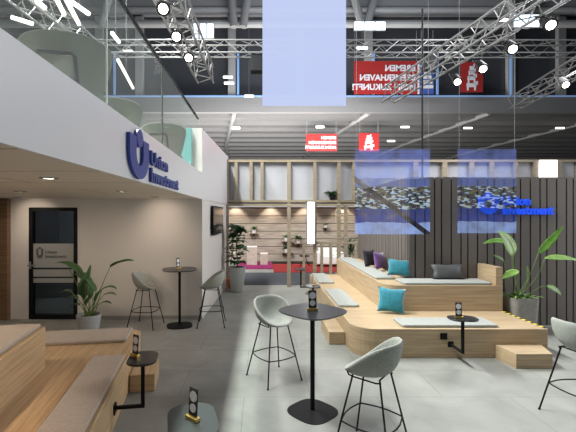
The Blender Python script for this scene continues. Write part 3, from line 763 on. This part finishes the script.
# small side tables on an arm
def make_clip(arm=.33, topm=blackm):
    """post at origin, arm runs along +Y to the bench face"""
    root = empty('side_table', (0, 0, 0))
    t = MB(); A = rrect(-.19, -.14, .19, .14, .115, 8); t.rings([[(x*.97, y*.97, .65) for x, y in A], [(x, y, .656) for x, y in A], [(x, y, .666) for x, y in A], [(x*.985, y*.985, .67) for x, y in A]]); t.build('tabletop', topm, root)
    MB().b2((-.017, -.017, .185), (.017, .017, .65)).build('post', black, root, bevel=.003)
    MB().b2((-.017, .017, .185), (.017, arm-.007, .215)).build('arm', black, root, bevel=.003)
    MB().b2((-.04, arm-.0065, .16), (.04, arm-.001, .24)).build('mounting_plate', black, root)
    return root
cl = make_clip(.33); cl.location = (2.72, 5.205, 0); tag(cl, 'small black table on a bent arm in front of the right platform', 'side table', 'small black arm tables')
c2 = copy_tree(cl); c2.location = (1.01, 7.6, 0); c2.rotation_euler = (0, 0, -PI/2); tag(c2, 'small black arm table on the low right platform just behind the near bar table', 'side table', 'small black arm tables')
c3 = copy_tree(cl); c3.location = (1.01, 10.0, 0); c3.rotation_euler = (0, 0, -PI/2); tag(c3, 'small black arm table farthest away, by the timber posts', 'side table', 'small black arm tables')
c4 = make_clip(.267)
def Lw(r, s, z=0): return (Cx + r*.987 + s*.16, Cy + r*.16 - s*.987, z)
c4.location = Lw(.27, 1.76); c4.rotation_euler = (0, 0, math.atan2(.16, .987)+PI/2); tag(c4, 'small black arm table fixed to the side of the left oak platform', 'side table', 'small black arm tables')
# foreground table: same family, on its own foot
g = empty('side_table', (-.47, 2.60, 0)); tag(g, 'small dark grey green table at the bottom edge in front', 'side table')
g.rotation_euler = (0, 0, .25)
t = MB(); A = rrect(-.165, -.24, .165, .24, .13, 8); t.rings([[(x*.97, y*.97, .65) for x, y in A], [(x, y, .656) for x, y in A], [(x, y, .666) for x, y in A], [(x*.985, y*.985, .67) for x, y in A]]); t.build('tabletop', dkgreen, g)
MB().cyl((0, 0, .012), (0, 0, .65), .018, 14).build('post', black, g); MB().cyl((0, 0, 0), (0, 0, .012), .14, 28).build('base_plate', black, g)

# card stands
def make_card():
    root = empty('card_stand', (0, 0, 0))
    MB().b2((-.055, -.02, 0), (.055, .02, .026)).build('base', gold, root, bevel=.003)
    # card leaning slightly back, two white round prints
    n = 0
    c = MB().box((0, 0, .115), (.085, .004, .19)).build('card', cardm, root, bevel=.0015); c.rotation_euler = (-.06, 0, 0)
    for zz, r in ((.155, .036), (.078, .030)):
        d = MB(); dot(d, 0, zz, r, -.0035, -.0022, sz=1.0); o = d.build('round_print', discm, c)
        d = MB(); dot(d, 0, zz, r, .0022, .0035, sz=1.0); o = d.build('round_print', discm, c)
    return root
cd = make_card()
cards = [((.53, 4.02, 1.0605), 4, 'black card with two white round prints on the near bar table'),
         ((-1.56, 7.16, 1.0605), 60, 'black card with two round prints on the far bar table by the wall'),
         ((2.66, 5.19, .6705), -2, 'black card with two white round prints on the arm table before the right platform'),
         ((1.02, 7.6, .6705), 75, 'black card with round prints on the arm table behind the near bar table'),
         ((Lw(.19, 1.72, .6705)), -35, 'black card with two white round prints on the arm table of the left platform'),
         ((-.47, 2.60, .6705), -38, 'black card with two round prints on the dark table at the bottom edge')]
for i, (p, deg, lab) in enumerate(cards):
    o = cd if i == 0 else copy_tree(cd)
    o.location = p; o.rotation_euler = (0, 0, math.radians(deg)); tag(o, lab, 'card stand', 'round print card stands')
cd2 = None

# ------------------------------------------------------------------ cushions
def cushion(name, loc, w_, h, th, rz, tilt, m, label, roll=0):
    mb = MB(); n = 12; V = {}
    for sgn in (1, -1):
        for i in range(n+1):
            for j in range(n+1):
                u = -1+2*i/n; v = -1+2*j/n
                if sgn == -1 and (i in (0, n) or j in (0, n)): V[(sgn, i, j)] = V[(1, i, j)]; continue
                k = 1-.13*(1-abs(u*v))*(max(abs(u), abs(v))**4)
                zz = sgn*th/2*((1-abs(u)**2.4)*(1-abs(v)**2.4))**.5*(1+.12*math.sin(3*u+2*v))
                V[(sgn, i, j)] = mb.bm.verts.new((u*w_/2*k, zz, v*h/2*k))
    for sgn in (1, -1):
        for i in range(n):
            for j in range(n):
                f = [V[(sgn, i, j)], V[(sgn, i+1, j)], V[(sgn, i+1, j+1)], V[(sgn, i, j+1)]]
                if len(set(f)) == 4: mb.bm.faces.new(f)
    o = mb.build('cushion', m, smooth=True); o.rotation_mode = 'XYZ'
    o.matrix_world = Matrix.Translation(loc) @ Matrix.Rotation(rz, 4, 'Z') @ Matrix.Rotation(tilt, 4, 'X') @ Matrix.Rotation(roll, 4, 'Y')
    tag(o, label, 'cushion', 'loose cushions'); return o
cushion('c', (2.17, 6.45, .42+.215), .44, .42, .15, -.30, -.30, teal, 'large bright teal cushion on the low step leaning on the upper step', .06)
cushion('c', (2.60, 7.28, .90+.17), .42, .32, .14, -.35, -.30, teal, 'teal cushion on the upper step in the corner of the slatted wall', .05)
cushion('c', (2.56, 8.35, .90+.18), .40, .38, .13, .75, -.25, purple, 'purple cushion leaning on the slatted wall on the upper arm', .1)
cushion('c', (2.48, 8.85, .90+.18), .40, .38, .13, .6, -.2, blackp, 'black cushion behind the purple one on the upper arm')
cushion('c', (3.39, 7.02, .90+.135), .58, .28, .14, 0, -.35, greyp, 'wide charcoal cushion leaning on the slatted wall on the upper front step')

# ------------------------------------------------------------------ lounge chairs upstairs
def make_lounge():
    """faces +Y; the back of the shell is seen"""
    root = empty('lounge_chair', (0, 0, 0))
    mb = MB(); nu, nv = 28, 14; R = []
    for j in range(nv+1):
        v = j/nv; row = []
        z = .36+.54*v
        half = (.26+.17*v**.8)*(1 if v < .75 else math.sqrt(max(0, 1-((v-.75)/.27)**2.4))*.25+.75)
        for i in range(nu+1):
            u = -1+2*i/nu
            a = u*1.35
            row.append(mb.bm.verts.new((half*math.sin(a)/math.sin(1.35), .30*(1-math.cos(a))-.27-.12*v, z - .05*abs(u)**3*v)))
        R.append(row)
    for A, B_ in zip(R, R[1:]):
        for k in range(nu): mb.bm.faces.new((A[k], A[k+1], B_[k+1], B_[k]))
    sh = mb.build('backrest_shell', lounge_felt, root, smooth=True); s_ = sh.modifiers.new('s', 'SOLIDIFY'); s_.thickness = .035; s_.offset = 0
    sh.modifiers.new('sub', 'SUBSURF').levels = 1
    MB().prism([(x, y+.1) for x, y in squircle(.24, .24, 3)], .33, .42).build('seat', lounge_felt, root, bevel=.02)
    f = MB(); f.tube([(-.16, -.36, .43), (-.155, -.425, .66), (-.13, -.435, .69), (.13, -.435, .69), (.155, -.425, .66), (.16, -.36, .43), (.2, -.2, .34)], .017, 8)
    f.tube([(-.16, -.36, .43), (-.2, -.2, .34)], .011, 8); f.build('back_frame', black, root, smooth=True)
    for sx in (-1, 1):
        for sy in (-1, 1): MB().cyl((sx*.2, sy*.2, .34), (sx*.30, sy*.29, 0), .011, 8).build('leg', black, root)
    return root
lc = make_lounge()
for i, (x, y, rz, lab) in enumerate(((-1.83, 3.66, .2, 'largest and nearest grey green lounge chair upstairs behind the glass balustrade'),
                                     (-2.10, 5.5, .1, 'middle grey green lounge chair upstairs, seen over the balcony edge'),
                                     (-1.72, 6.9, -.1, 'farthest grey green lounge chair upstairs, near the teal panel'))):
    o = lc if i == 0 else copy_tree(lc); o.location = (x, y, 2.742); o.rotation_euler = (0, 0, rz); tag(o, lab, 'lounge chair', 'lounge chairs on the balcony')

# ------------------------------------------------------------------ trusses, lamps, hall
def truss(p0, p1, s, label, seg=.4, r=.024, rb=.011):
    p0, p1 = Vector(p0), Vector(p1); v = p1-p0; L_ = v.length; d = v.normalized()
    side = d.cross(Vector((0, 0, 1))).normalized(); up = Vector((0, 0, 1))
    e = empty('lighting_truss', p0); tag(e, label, 'truss', 'aluminium lighting trusses')
    cs_ = [side*a*s/2+up*b*s/2 for a, b in ((-1, -1), (1, -1), (1, 1), (-1, 1))]
    for c in cs_: MB().cyl(c, c+d*L_, r, 8).build('chord', alu, e)
    b = MB(); n = max(2, int(L_/seg))
    for k in range(4):
        a, c = cs_[k], cs_[(k+1) % 4]
        for i in range(n):
            q0, q1 = (a, c) if i % 2 else (c, a)
            b.cyl(q0+d*(L_*i/n), q1+d*(L_*(i+1)/n), rb, 5)
    b.build('bracing', alu, e); return e
truss((-1.46, 4.9, 5.5), (-1.38, 9.4, 5.5), .38, 'near aluminium truss with three lamps, left of the tall blue panel', .3)
truss((4.45, 5.6, 5.5), (3.62, 11.0, 5.5), .38, 'diagonal looking aluminium truss with bright lamps at the upper right', .3)
truss((7.0, 6.6, 5.5), (7.75, 11.8, 5.5), .34, 'aluminium truss at the far right edge, lower than the others', .3)
truss((-7, 11.3, 6.97), (12, 11.3, 6.97), .36, 'long horizontal aluminium truss across the whole hall', .42)
truss((-4.4, 4.2, 6.0), (-4.1, 9, 6.0), .38, 'aluminium truss at the upper left corner above the balcony', .3)
def spot(x, y, z, label, tx=0, ty=0, s=1.0):
    e = empty('stage_lamp', (x, y, z)); tag(e, label, 'lamp', 'stage lamps on the trusses')
    MB().cyl((0, 0, -.12*s), (0, 0, .10*s), .085*s, 16, .06*s).build('housing', black, e)
    MB().cyl((0, 0, -.135*s), (0, 0, -.121*s), .055*s, 16).build('lens', lamp_w, e)
    MB().tube([(-.1*s, 0, 0), (-.1*s, 0, .17*s), (.1*s, 0, .17*s), (.1*s, 0, 0)], .008, 6).build('yoke', black, e)
    e.rotation_euler = (tx, ty, 0); return e
for (x, y, z, lab) in ((-1.42, 5.6, 5.1, 'bright lamp on the near left truss, topmost in the photo'), (-1.42, 6.45, 5.1, 'bright lamp in the middle of the near left truss'), (-1.38, 7.3, 5.1, 'bright lamp at the far end of the near left truss')):
    spot(x, y, z, lab, -.9, -.1, 1.2)
for (u, v, z, lab) in ((547, 22, 5.08, 'bright lamp on the right truss, uppermost'), (510, 46, 5.08, 'bright lamp on the right truss, second from the top'), (481, 66, 5.08, 'bright lamp on the right truss before the red banner'), (456, 79, 5.08, 'bright lamp at the far end of the right truss, left of the red banner')):
    p = P(u, v, z); spot(p.x, p.y, z, lab, -.8, .2, 1.2)
p = P(563, 82, 5.1); spot(p.x, p.y, 5.1, 'lamp on the low truss at the right edge', -.8, .2, 1.2)
# loudspeaker on the horizontal truss, black rod
o = MB().box((0, 0, 0), (.34, .3, .44)).build('loudspeaker', black, bevel=.02); o.location = (4.95, 11.3, 6.56); tag(o, 'dark loudspeaker box hanging under the long truss beside the red banner', 'loudspeaker')
o = MB().box((0, 0, 0), (.34, .3, .5)).build('loudspeaker', black, bevel=.02); o.location = (-.16, 11.3, 6.52); tag(o, 'dark loudspeaker on the long truss at the left edge of the tall blue panel', 'loudspeaker')
o = MB().cyl((0, 0, 0), (0, 0, 4.3), .022, 8).build('hanging_rod', black); o.location = (3.76, 9.0, 2.6); tag(o, 'thin black vertical rod hanging beside the blue city screen', 'rod')

# light tubes reflected in the glass, built as glowing tubes above the balcony
tl = [((57, 0), (64, 14)), ((62, -8), (79, 24)), ((69, 0), (89, 14)), ((11, 17), (33, 24)), ((112, 33), (119, 42)), ((118, 60), (133, 88)), ((36, 0), (45, 8))]
for i, (a, b) in enumerate(tl):
    z = 5.4; pa, pb = P(a[0], a[1], z), P(b[0], b[1], z)
    v = (pb-pa); 
    if v.length > 3: v = v.normalized()*3
    e = empty('tube_lamp', pa); MB().cyl(v*.5, v*.5+Vector((0, 0, 7.55)), .004, 5).build('suspension_cable', steel_md, e)
    MB().cyl((0, 0, 0), v, .035, 8).build('tube', mat('tube light', (1, 1, 1), .5, emit=(1, .93, .85), estr=2.2), e)
    tag(e, ['short slanting tube lamp above the nearest lounge chair, second from left', 'long bright tube lamp above the nearest lounge chair', 'bright slanting tube lamp right of the long one', 'tube lamp over the left corner of the nearest lounge chair', 'short tube lamp near the glass joint', 'thin tube lamp right of the glass joint, lower down', 'tube lamp beside the truss in the top left corner'][i], 'lamp', 'tube lamps over the balcony')

# reflections of blue screens in the glass, built as hung glowing films
def screen(name, x0, x1, z0, z1, y, m, label, ztop):
    e = empty(name, ((x0+x1)/2, y, z0)); tag(e, label, 'screen', None)  # a screen's reflection in the glass, not a hung screen
    w2 = (x1-x0)/2
    MB().b2((-w2, -.004, 0), (w2, .004, z1-z0)).build('display_film', m, e)
    for s_ in (-1, 1): MB().cyl((s_*(w2-.03), 0, z1-z0), (s_*(w2-.03), 0, ztop-z0), .003, 6).build('suspension_cable', steel_md, e)
screen('hanging_screen', (262.5-262)/F*9, (346-262)/F*9, 4.63, 8.3, 9.0, reflection_mat('pale blue film', 0, 1, .8, False, (.56, .64, .93), 1.0), 'tall pale blue translucent screen hanging from the top of the hall', 12)
screen('hanging_screen', 1.68, 3.04, 1.72, 3.26, 6.95, reflection_mat('city film', 0, 1.54, .42, True, strength=.95, rail_reflection=True), 'left blue translucent screen with a riverside town picture', 8)
screen('hanging_screen', 3.54, 4.60, 1.74, 3.26, 6.95, reflection_mat('city film 2', 0, 1.52, .34, True, strength=.9), 'right blue translucent screen with a town picture before the blue sign', 8)

# hall structure
hallc = mat('hall ceiling grey', (.22, .22, .22), .8); corr = mat('corrugated grey', (.5, .48, .45), .7)
darkglass = mat('dark glazing', (.035, .038, .045), .25)
struct(MB().b2((-30, 22, 8.0), (34, 22.3, 8.87)).build('trim_2', mat('grey girder', (.13, .13, .135), .6)))
struct(MB().b2((-30, 22.3, 8.87), (34, 22.5, 13.6)).build('wall_hall_upper', darkglass))
struct(MB().b2((-30, 22.3, 8.35), (34, 41, 8.4)).build('ceiling_canopy', corr))
struct(MB().b2((-30, 40, 0), (34, 40.2, 8.34)).build('wall_hall_back', mat('hall back wall', (.12, .12, .12), .8)))
struct(MB().b2((-30, -4, 13.6), (34, 22.5, 13.7)).build('ceiling_hall', steel_dk))
struct(MB().b2((33.8, -4, 0), (34, 41, 13.6)).build('wall_hall_right', steel_dk)); struct(MB().b2((-30.2, -4, 0), (-30, 41, 13.6)).build('wall_hall_left', hallc))
# canopy purlins (each a beam)
for i in range(9):
    yy = 23.3+i*1.85
    o = MB().b2((-29.9, yy, 8.0), (33.7, yy+.7, 8.349)).build('roof_purlin', steel_dk); tag(o, 'grey steel purlin under the far corrugated roof', 'beam', 'purlins under the far roof')
for i, xx in enumerate((-10.5, -1.6, 6.2, 13.2, 21)):
    o = MB().tube([(xx, 22.31, 8.02), (xx-1.4, 32, 8.02), (xx-1.9, 39.5, 8.02)], .13, 8).build('roof_rafter', steel_md)
    tag(o, 'grey steel rafter running away under the far roof, number of purlins resting on it', 'beam', 'rafters under the far roof')
    o['label'] = 'grey steel rafter running away under the far corrugated roof'
# mullions, led edges
led = MB(); 
for i, u in enumerate((-10, 50, 100, 140, 232, 300, 368, 510, 560, 620)):
    xx = (u-262)/F*22.2
    o = MB().b2((xx-.22, 22.02, 8.88), (xx+.22, 22.28, 13.5)).build('mullion_column', steel_md)
    tag(o, 'grey vertical column in front of the dark high glazing', 'column', 'columns of the high glazing')
for i, (u, lab) in enumerate(((238, 'left of the tall blue panel'), (300, 'behind the tall blue panel'), (374, 'beside the Bremen banner'), (438, 'right of the navy banner'), (512, 'below the bright truss lamp'), (114, 'upper left behind the balustrade'))):
    xx = (u-262)/F*21.9
    o = MB().b2((xx-.06, 21.95, 9.0), (xx+.06, 22.02, 11.4)).build('led_strip', blue_edge); tag(o, 'vertical blue white light strip on the high glazing, '+lab, 'light strip', 'light strips on the high glazing')
o = MB().b2((-16, 21.95, 8.87), (22, 22.05, 8.95)).build('led_strip', blue_edge); tag(o, 'long horizontal blue light strip on top of the grey girder', 'light strip')
for i, (a, b, lab) in enumerate((((-27, 20, 12.75), (30, 20, 12.75), 'upper'), ((-27, 20, 12.05), (30, 20, 12.05), 'lower'))):
    o = MB().cyl(a, b, .19, 12).build('roof_pipe', mat('pale grey pipe', (.26, .26, .265), .55)); tag(o, lab+' of two pale grey pipes running across under the hall roof', 'pipe', 'pipes under the roof')
for i, (u0, u1) in enumerate(((234, 231), (243, 249), (362, 352), (366, 378), (100, 112), (520, 505), (526, 540))):
    a = ((u0-262)/F*19.4, 19.4, 11.6); b = ((u1-262)/F*19.4, 19.4, 13.6)
    o = MB().cyl(a, b, .2, 10).build('roof_strut', steel_md); tag(o, 'thick grey roof strut under the hall ceiling', 'strut', 'struts under the hall roof')
for i in range(9):
    yy = 4+i*2.0
    o = MB().b2((-29.8, yy, 13.0), (33.7, yy+.25, 13.59)).build('roof_girder', steel_md); tag(o, 'grey roof girder high above the stand', 'beam', 'girders of the hall roof')
for i, (u0, u1, v0, v1, lab) in enumerate(((192, 214, 23, 38, 'at the left beside the near truss'), (354, 386, 21, 30, 'right of the tall blue panel'), (514, 540, 14, 27, 'at the right behind the truss lamps'))):
    x0, x1 = (u0-262)/F*19, (u1-262)/F*19; z0, z1 = H+(216-v1)/F*19, H+(216-v0)/F*19
    e = empty('roof_window', (x0, 19, z0)); tag(e, 'bright window high under the roof '+lab, 'window', 'bright high windows')
    n = 3
    for k in range(n): MB().b2(((x1-x0)*k/n+.03, 0, .03), ((x1-x0)*(k+1)/n-.03, .05, z1-z0-.03)).build('pane', lamp_c, e)
    MB().b2((0, .06, 0), (x1-x0, .1, z1-z0)).build('frame', steel_md, e)
# small lamps far away
for i, (u, v, d_) in enumerate(((228, 77, 20), (229, 83, 20), (249, 96, 21), (236, 128, 24), (320, 127, 24), (405, 127, 24), (391, 141, 26), (362, 48, 18), (468, 128, 24), (128, 51, 20), (560, 128, 24), (504, 20, 18))):
    x = (u-262)/F*d_; z = H+(216-v)/F*d_
    o = empty('hall_lamp', (x, d_, z)); MB().b2((-.25, -.05, -.05), (.25, .05, .04)).build('lamp', mat('hall lamp glow', (1, 1, 1), .5, emit=(.95, 1, .95), estr=2.0), o)
    MB().b2((-.25, -.05, .0405), (.25, .05, .08)).build('housing', steel_md, o); MB().cyl((0, 0, .08), (0, 0, (13.6 if d_ < 22 else 8.35)-z), .012, 5).build('suspension_rod', steel_dk, o); tag(o, 'small distant white lamp under the hall roof', 'lamp', 'distant hall lamps')
# warm bounce strip along the canopy front
for i in range(8):
    o = MB().b2((0, 0, 0), (3.2, .15, .08)).build('strip_lamp', mat('warm strip', (1, 1, 1), .5, emit=(1, .95, .75), estr=2.0)); o.location = (-14+i*4.6, 24.0, 8.27); tag(o, 'long strip lamp between the purlins of the far roof', 'lamp', 'strip lamps under the far roof')

# reflections of banners in the glass, built as hung cloth with mirrored writing
def banner(u0, v0, u1, v1, d_, m, label, lines=None, size=.5, figure=None, ztop=None):
    x0, x1 = (u0-262)/F*d_, (u1-262)/F*d_; z1, z0 = H+(216-v0)/F*d_, H+(216-v1)/F*d_
    e = empty('hanging_banner', ((x0+x1)/2, d_, z0)); tag(e, label, 'banner')
    w2 = (x1-x0)/2; hh_ = z1-z0
    MB().b2((-w2, 0, 0), (w2, .03, hh_)).build('cloth', m, e)
    for s_ in (-1, 1): MB().cyl((s_*(w2-.05), .015, hh_), (s_*(w2-.05), .015, (ztop or 12)-z0), .012, 6).build('cable', steel_md, e)
    if lines:
        n = len(lines)
        for i, t in enumerate(lines):
            text_obj(t, size, .01, wlet, frameM((w2-.12*size/.5, -.012, hh_*(.70-.285*i)), (1, 0, 0), (0, 0, 1)), 'lettering', e, offset=size*.03, mirror=True)
    f = MB()
    if figure == 'ship':
        for i in range(5):
            a = w2*(.35+.13*i) ; zz = hh_*(.80-.145*i)
            f.b2((-a, -.02, zz-hh_*.05), (a, -.005, zz+hh_*.05))
        f.build('emblem', wlet, e)
    if figure == 'animals':
        W = w2
        for i, (sc_, zz) in enumerate(((.62, .22), (.5, .46), (.38, .64), (.26, .79))):
            f.b2((-W*sc_*.8, -.02, hh_*(zz-.06)), (W*sc_*.6, -.005, hh_*(zz+.07)))
            f.b2((W*sc_*.45, -.02, hh_*(zz+.02)), (W*sc_*.85, -.005, hh_*(zz+.14)))
            f.b2((-W*sc_*.75, -.02, hh_*(zz-.17)), (-W*sc_*.5, -.005, hh_*(zz-.06))); f.b2((W*sc_*.3, -.02, hh_*(zz-.17)), (W*sc_*.55, -.005, hh_*(zz-.06)))
        f.build('emblem', wlet, e)
    return e
bn = banner(354, 61, 417.5, 94, 20.6, red, 'wide red hanging banner with mirrored Bremen Bremerhaven lettering', ['BREMEN', 'BREMERHAVEN', 'MOIN ZUKUNFT!'], .44)
MB().b2((1.702, 0, 0), (1.81, .03, 1.77)).build('edge_strip', wlet, bn)
banner(420.5, 61, 434, 94, 20.6, navy, 'narrow navy banner with stacked white bars right of the red lettering banner', figure='ship')
banner(461, 62, 483, 92, 20.6, red, 'red banner with a white stacked figure, right of the truss lamps', figure='animals')
banner(306, 134, 337, 151, 24, red, 'small faint red banner with mirrored lettering under the far roof', ['BREMEN', 'BREMERHAVEN', 'MOIN ZUKUNFT!'], .25, ztop=8)
banner(359, 133, 379, 151, 24, red, 'small red banner with a white figure under the far roof', figure='animals', ztop=8)

# ------------------------------------------------------------------ light
def area(loc, size, energy, color=(1, 1, 1), target=None, sy=None):
    L = bpy.data.lights.new('area', 'AREA'); L.energy = energy; L.color = color; L.shape = 'RECTANGLE'; L.size = size; L.size_y = sy or size
    o = bpy.data.objects.new('hall_light', L); COL.objects.link(o); o.location = loc
    if target is not None:
        o.rotation_euler = (Vector(target)-Vector(loc)).to_track_quat('-Z', 'Y').to_euler()
    return o
k_ = area((-3.1, 6.5, 9.5), .35, 2550, (.97, 1, .96), None, 7); k_.rotation_euler = (0, -.4, 0)
area((11, 5, 3.6), 3, 330, (.97, .98, 1), (-1.2, 5, 3.2), 5)  # added unseen fill to brighten the balcony front
area((3, 14, 7.4), 4, 200, (1, .98, .95), (2, 15, 0), 4)
area((0, 20, 3), 12, 4500, (1, .97, .92), (2, 29, 8), 3)  # added unseen upward fill for the far canopy
area((-5, 6, 8.5), 4, 160, (1, .96, .9), (-4, 7, 2.7), 4)
area((3, 12, 8), 8, 800, (.85, .92, 1), (3, 20, 12), 4)  # added unseen fill for the upper band of the hall
area((6.5, 9.0, 6.5), 2.5, 420, (.98, .98, 1), (-1.1, 9.3, 2.2), 3)  # added unseen fill aimed at the passage wall
W = bpy.data.worlds.new('world'); scene.world = W; W.use_nodes = True
W.node_tree.nodes['Background'].inputs[0].default_value = (.5, .55, .6, 1); W.node_tree.nodes['Background'].inputs[1].default_value = .25

# ------------------------------------------------------------------ camera
cam = bpy.data.cameras.new('camera'); co = bpy.data.objects.new('camera', cam); COL.objects.link(co)
co.location = (0, 0, H); co.rotation_euler = (PI/2, 0, 0)
cam.sensor_width = 36; cam.lens = 36*F/576; cam.shift_x = 26/576; cam.clip_end = 200; cam.clip_start = .05
scene.camera = co
vs = scene.view_settings; vs.view_transform = 'Standard'; vs.look = 'None'; vs.gamma = 1; vs.exposure = 0.0; vs.use_curve_mapping = False
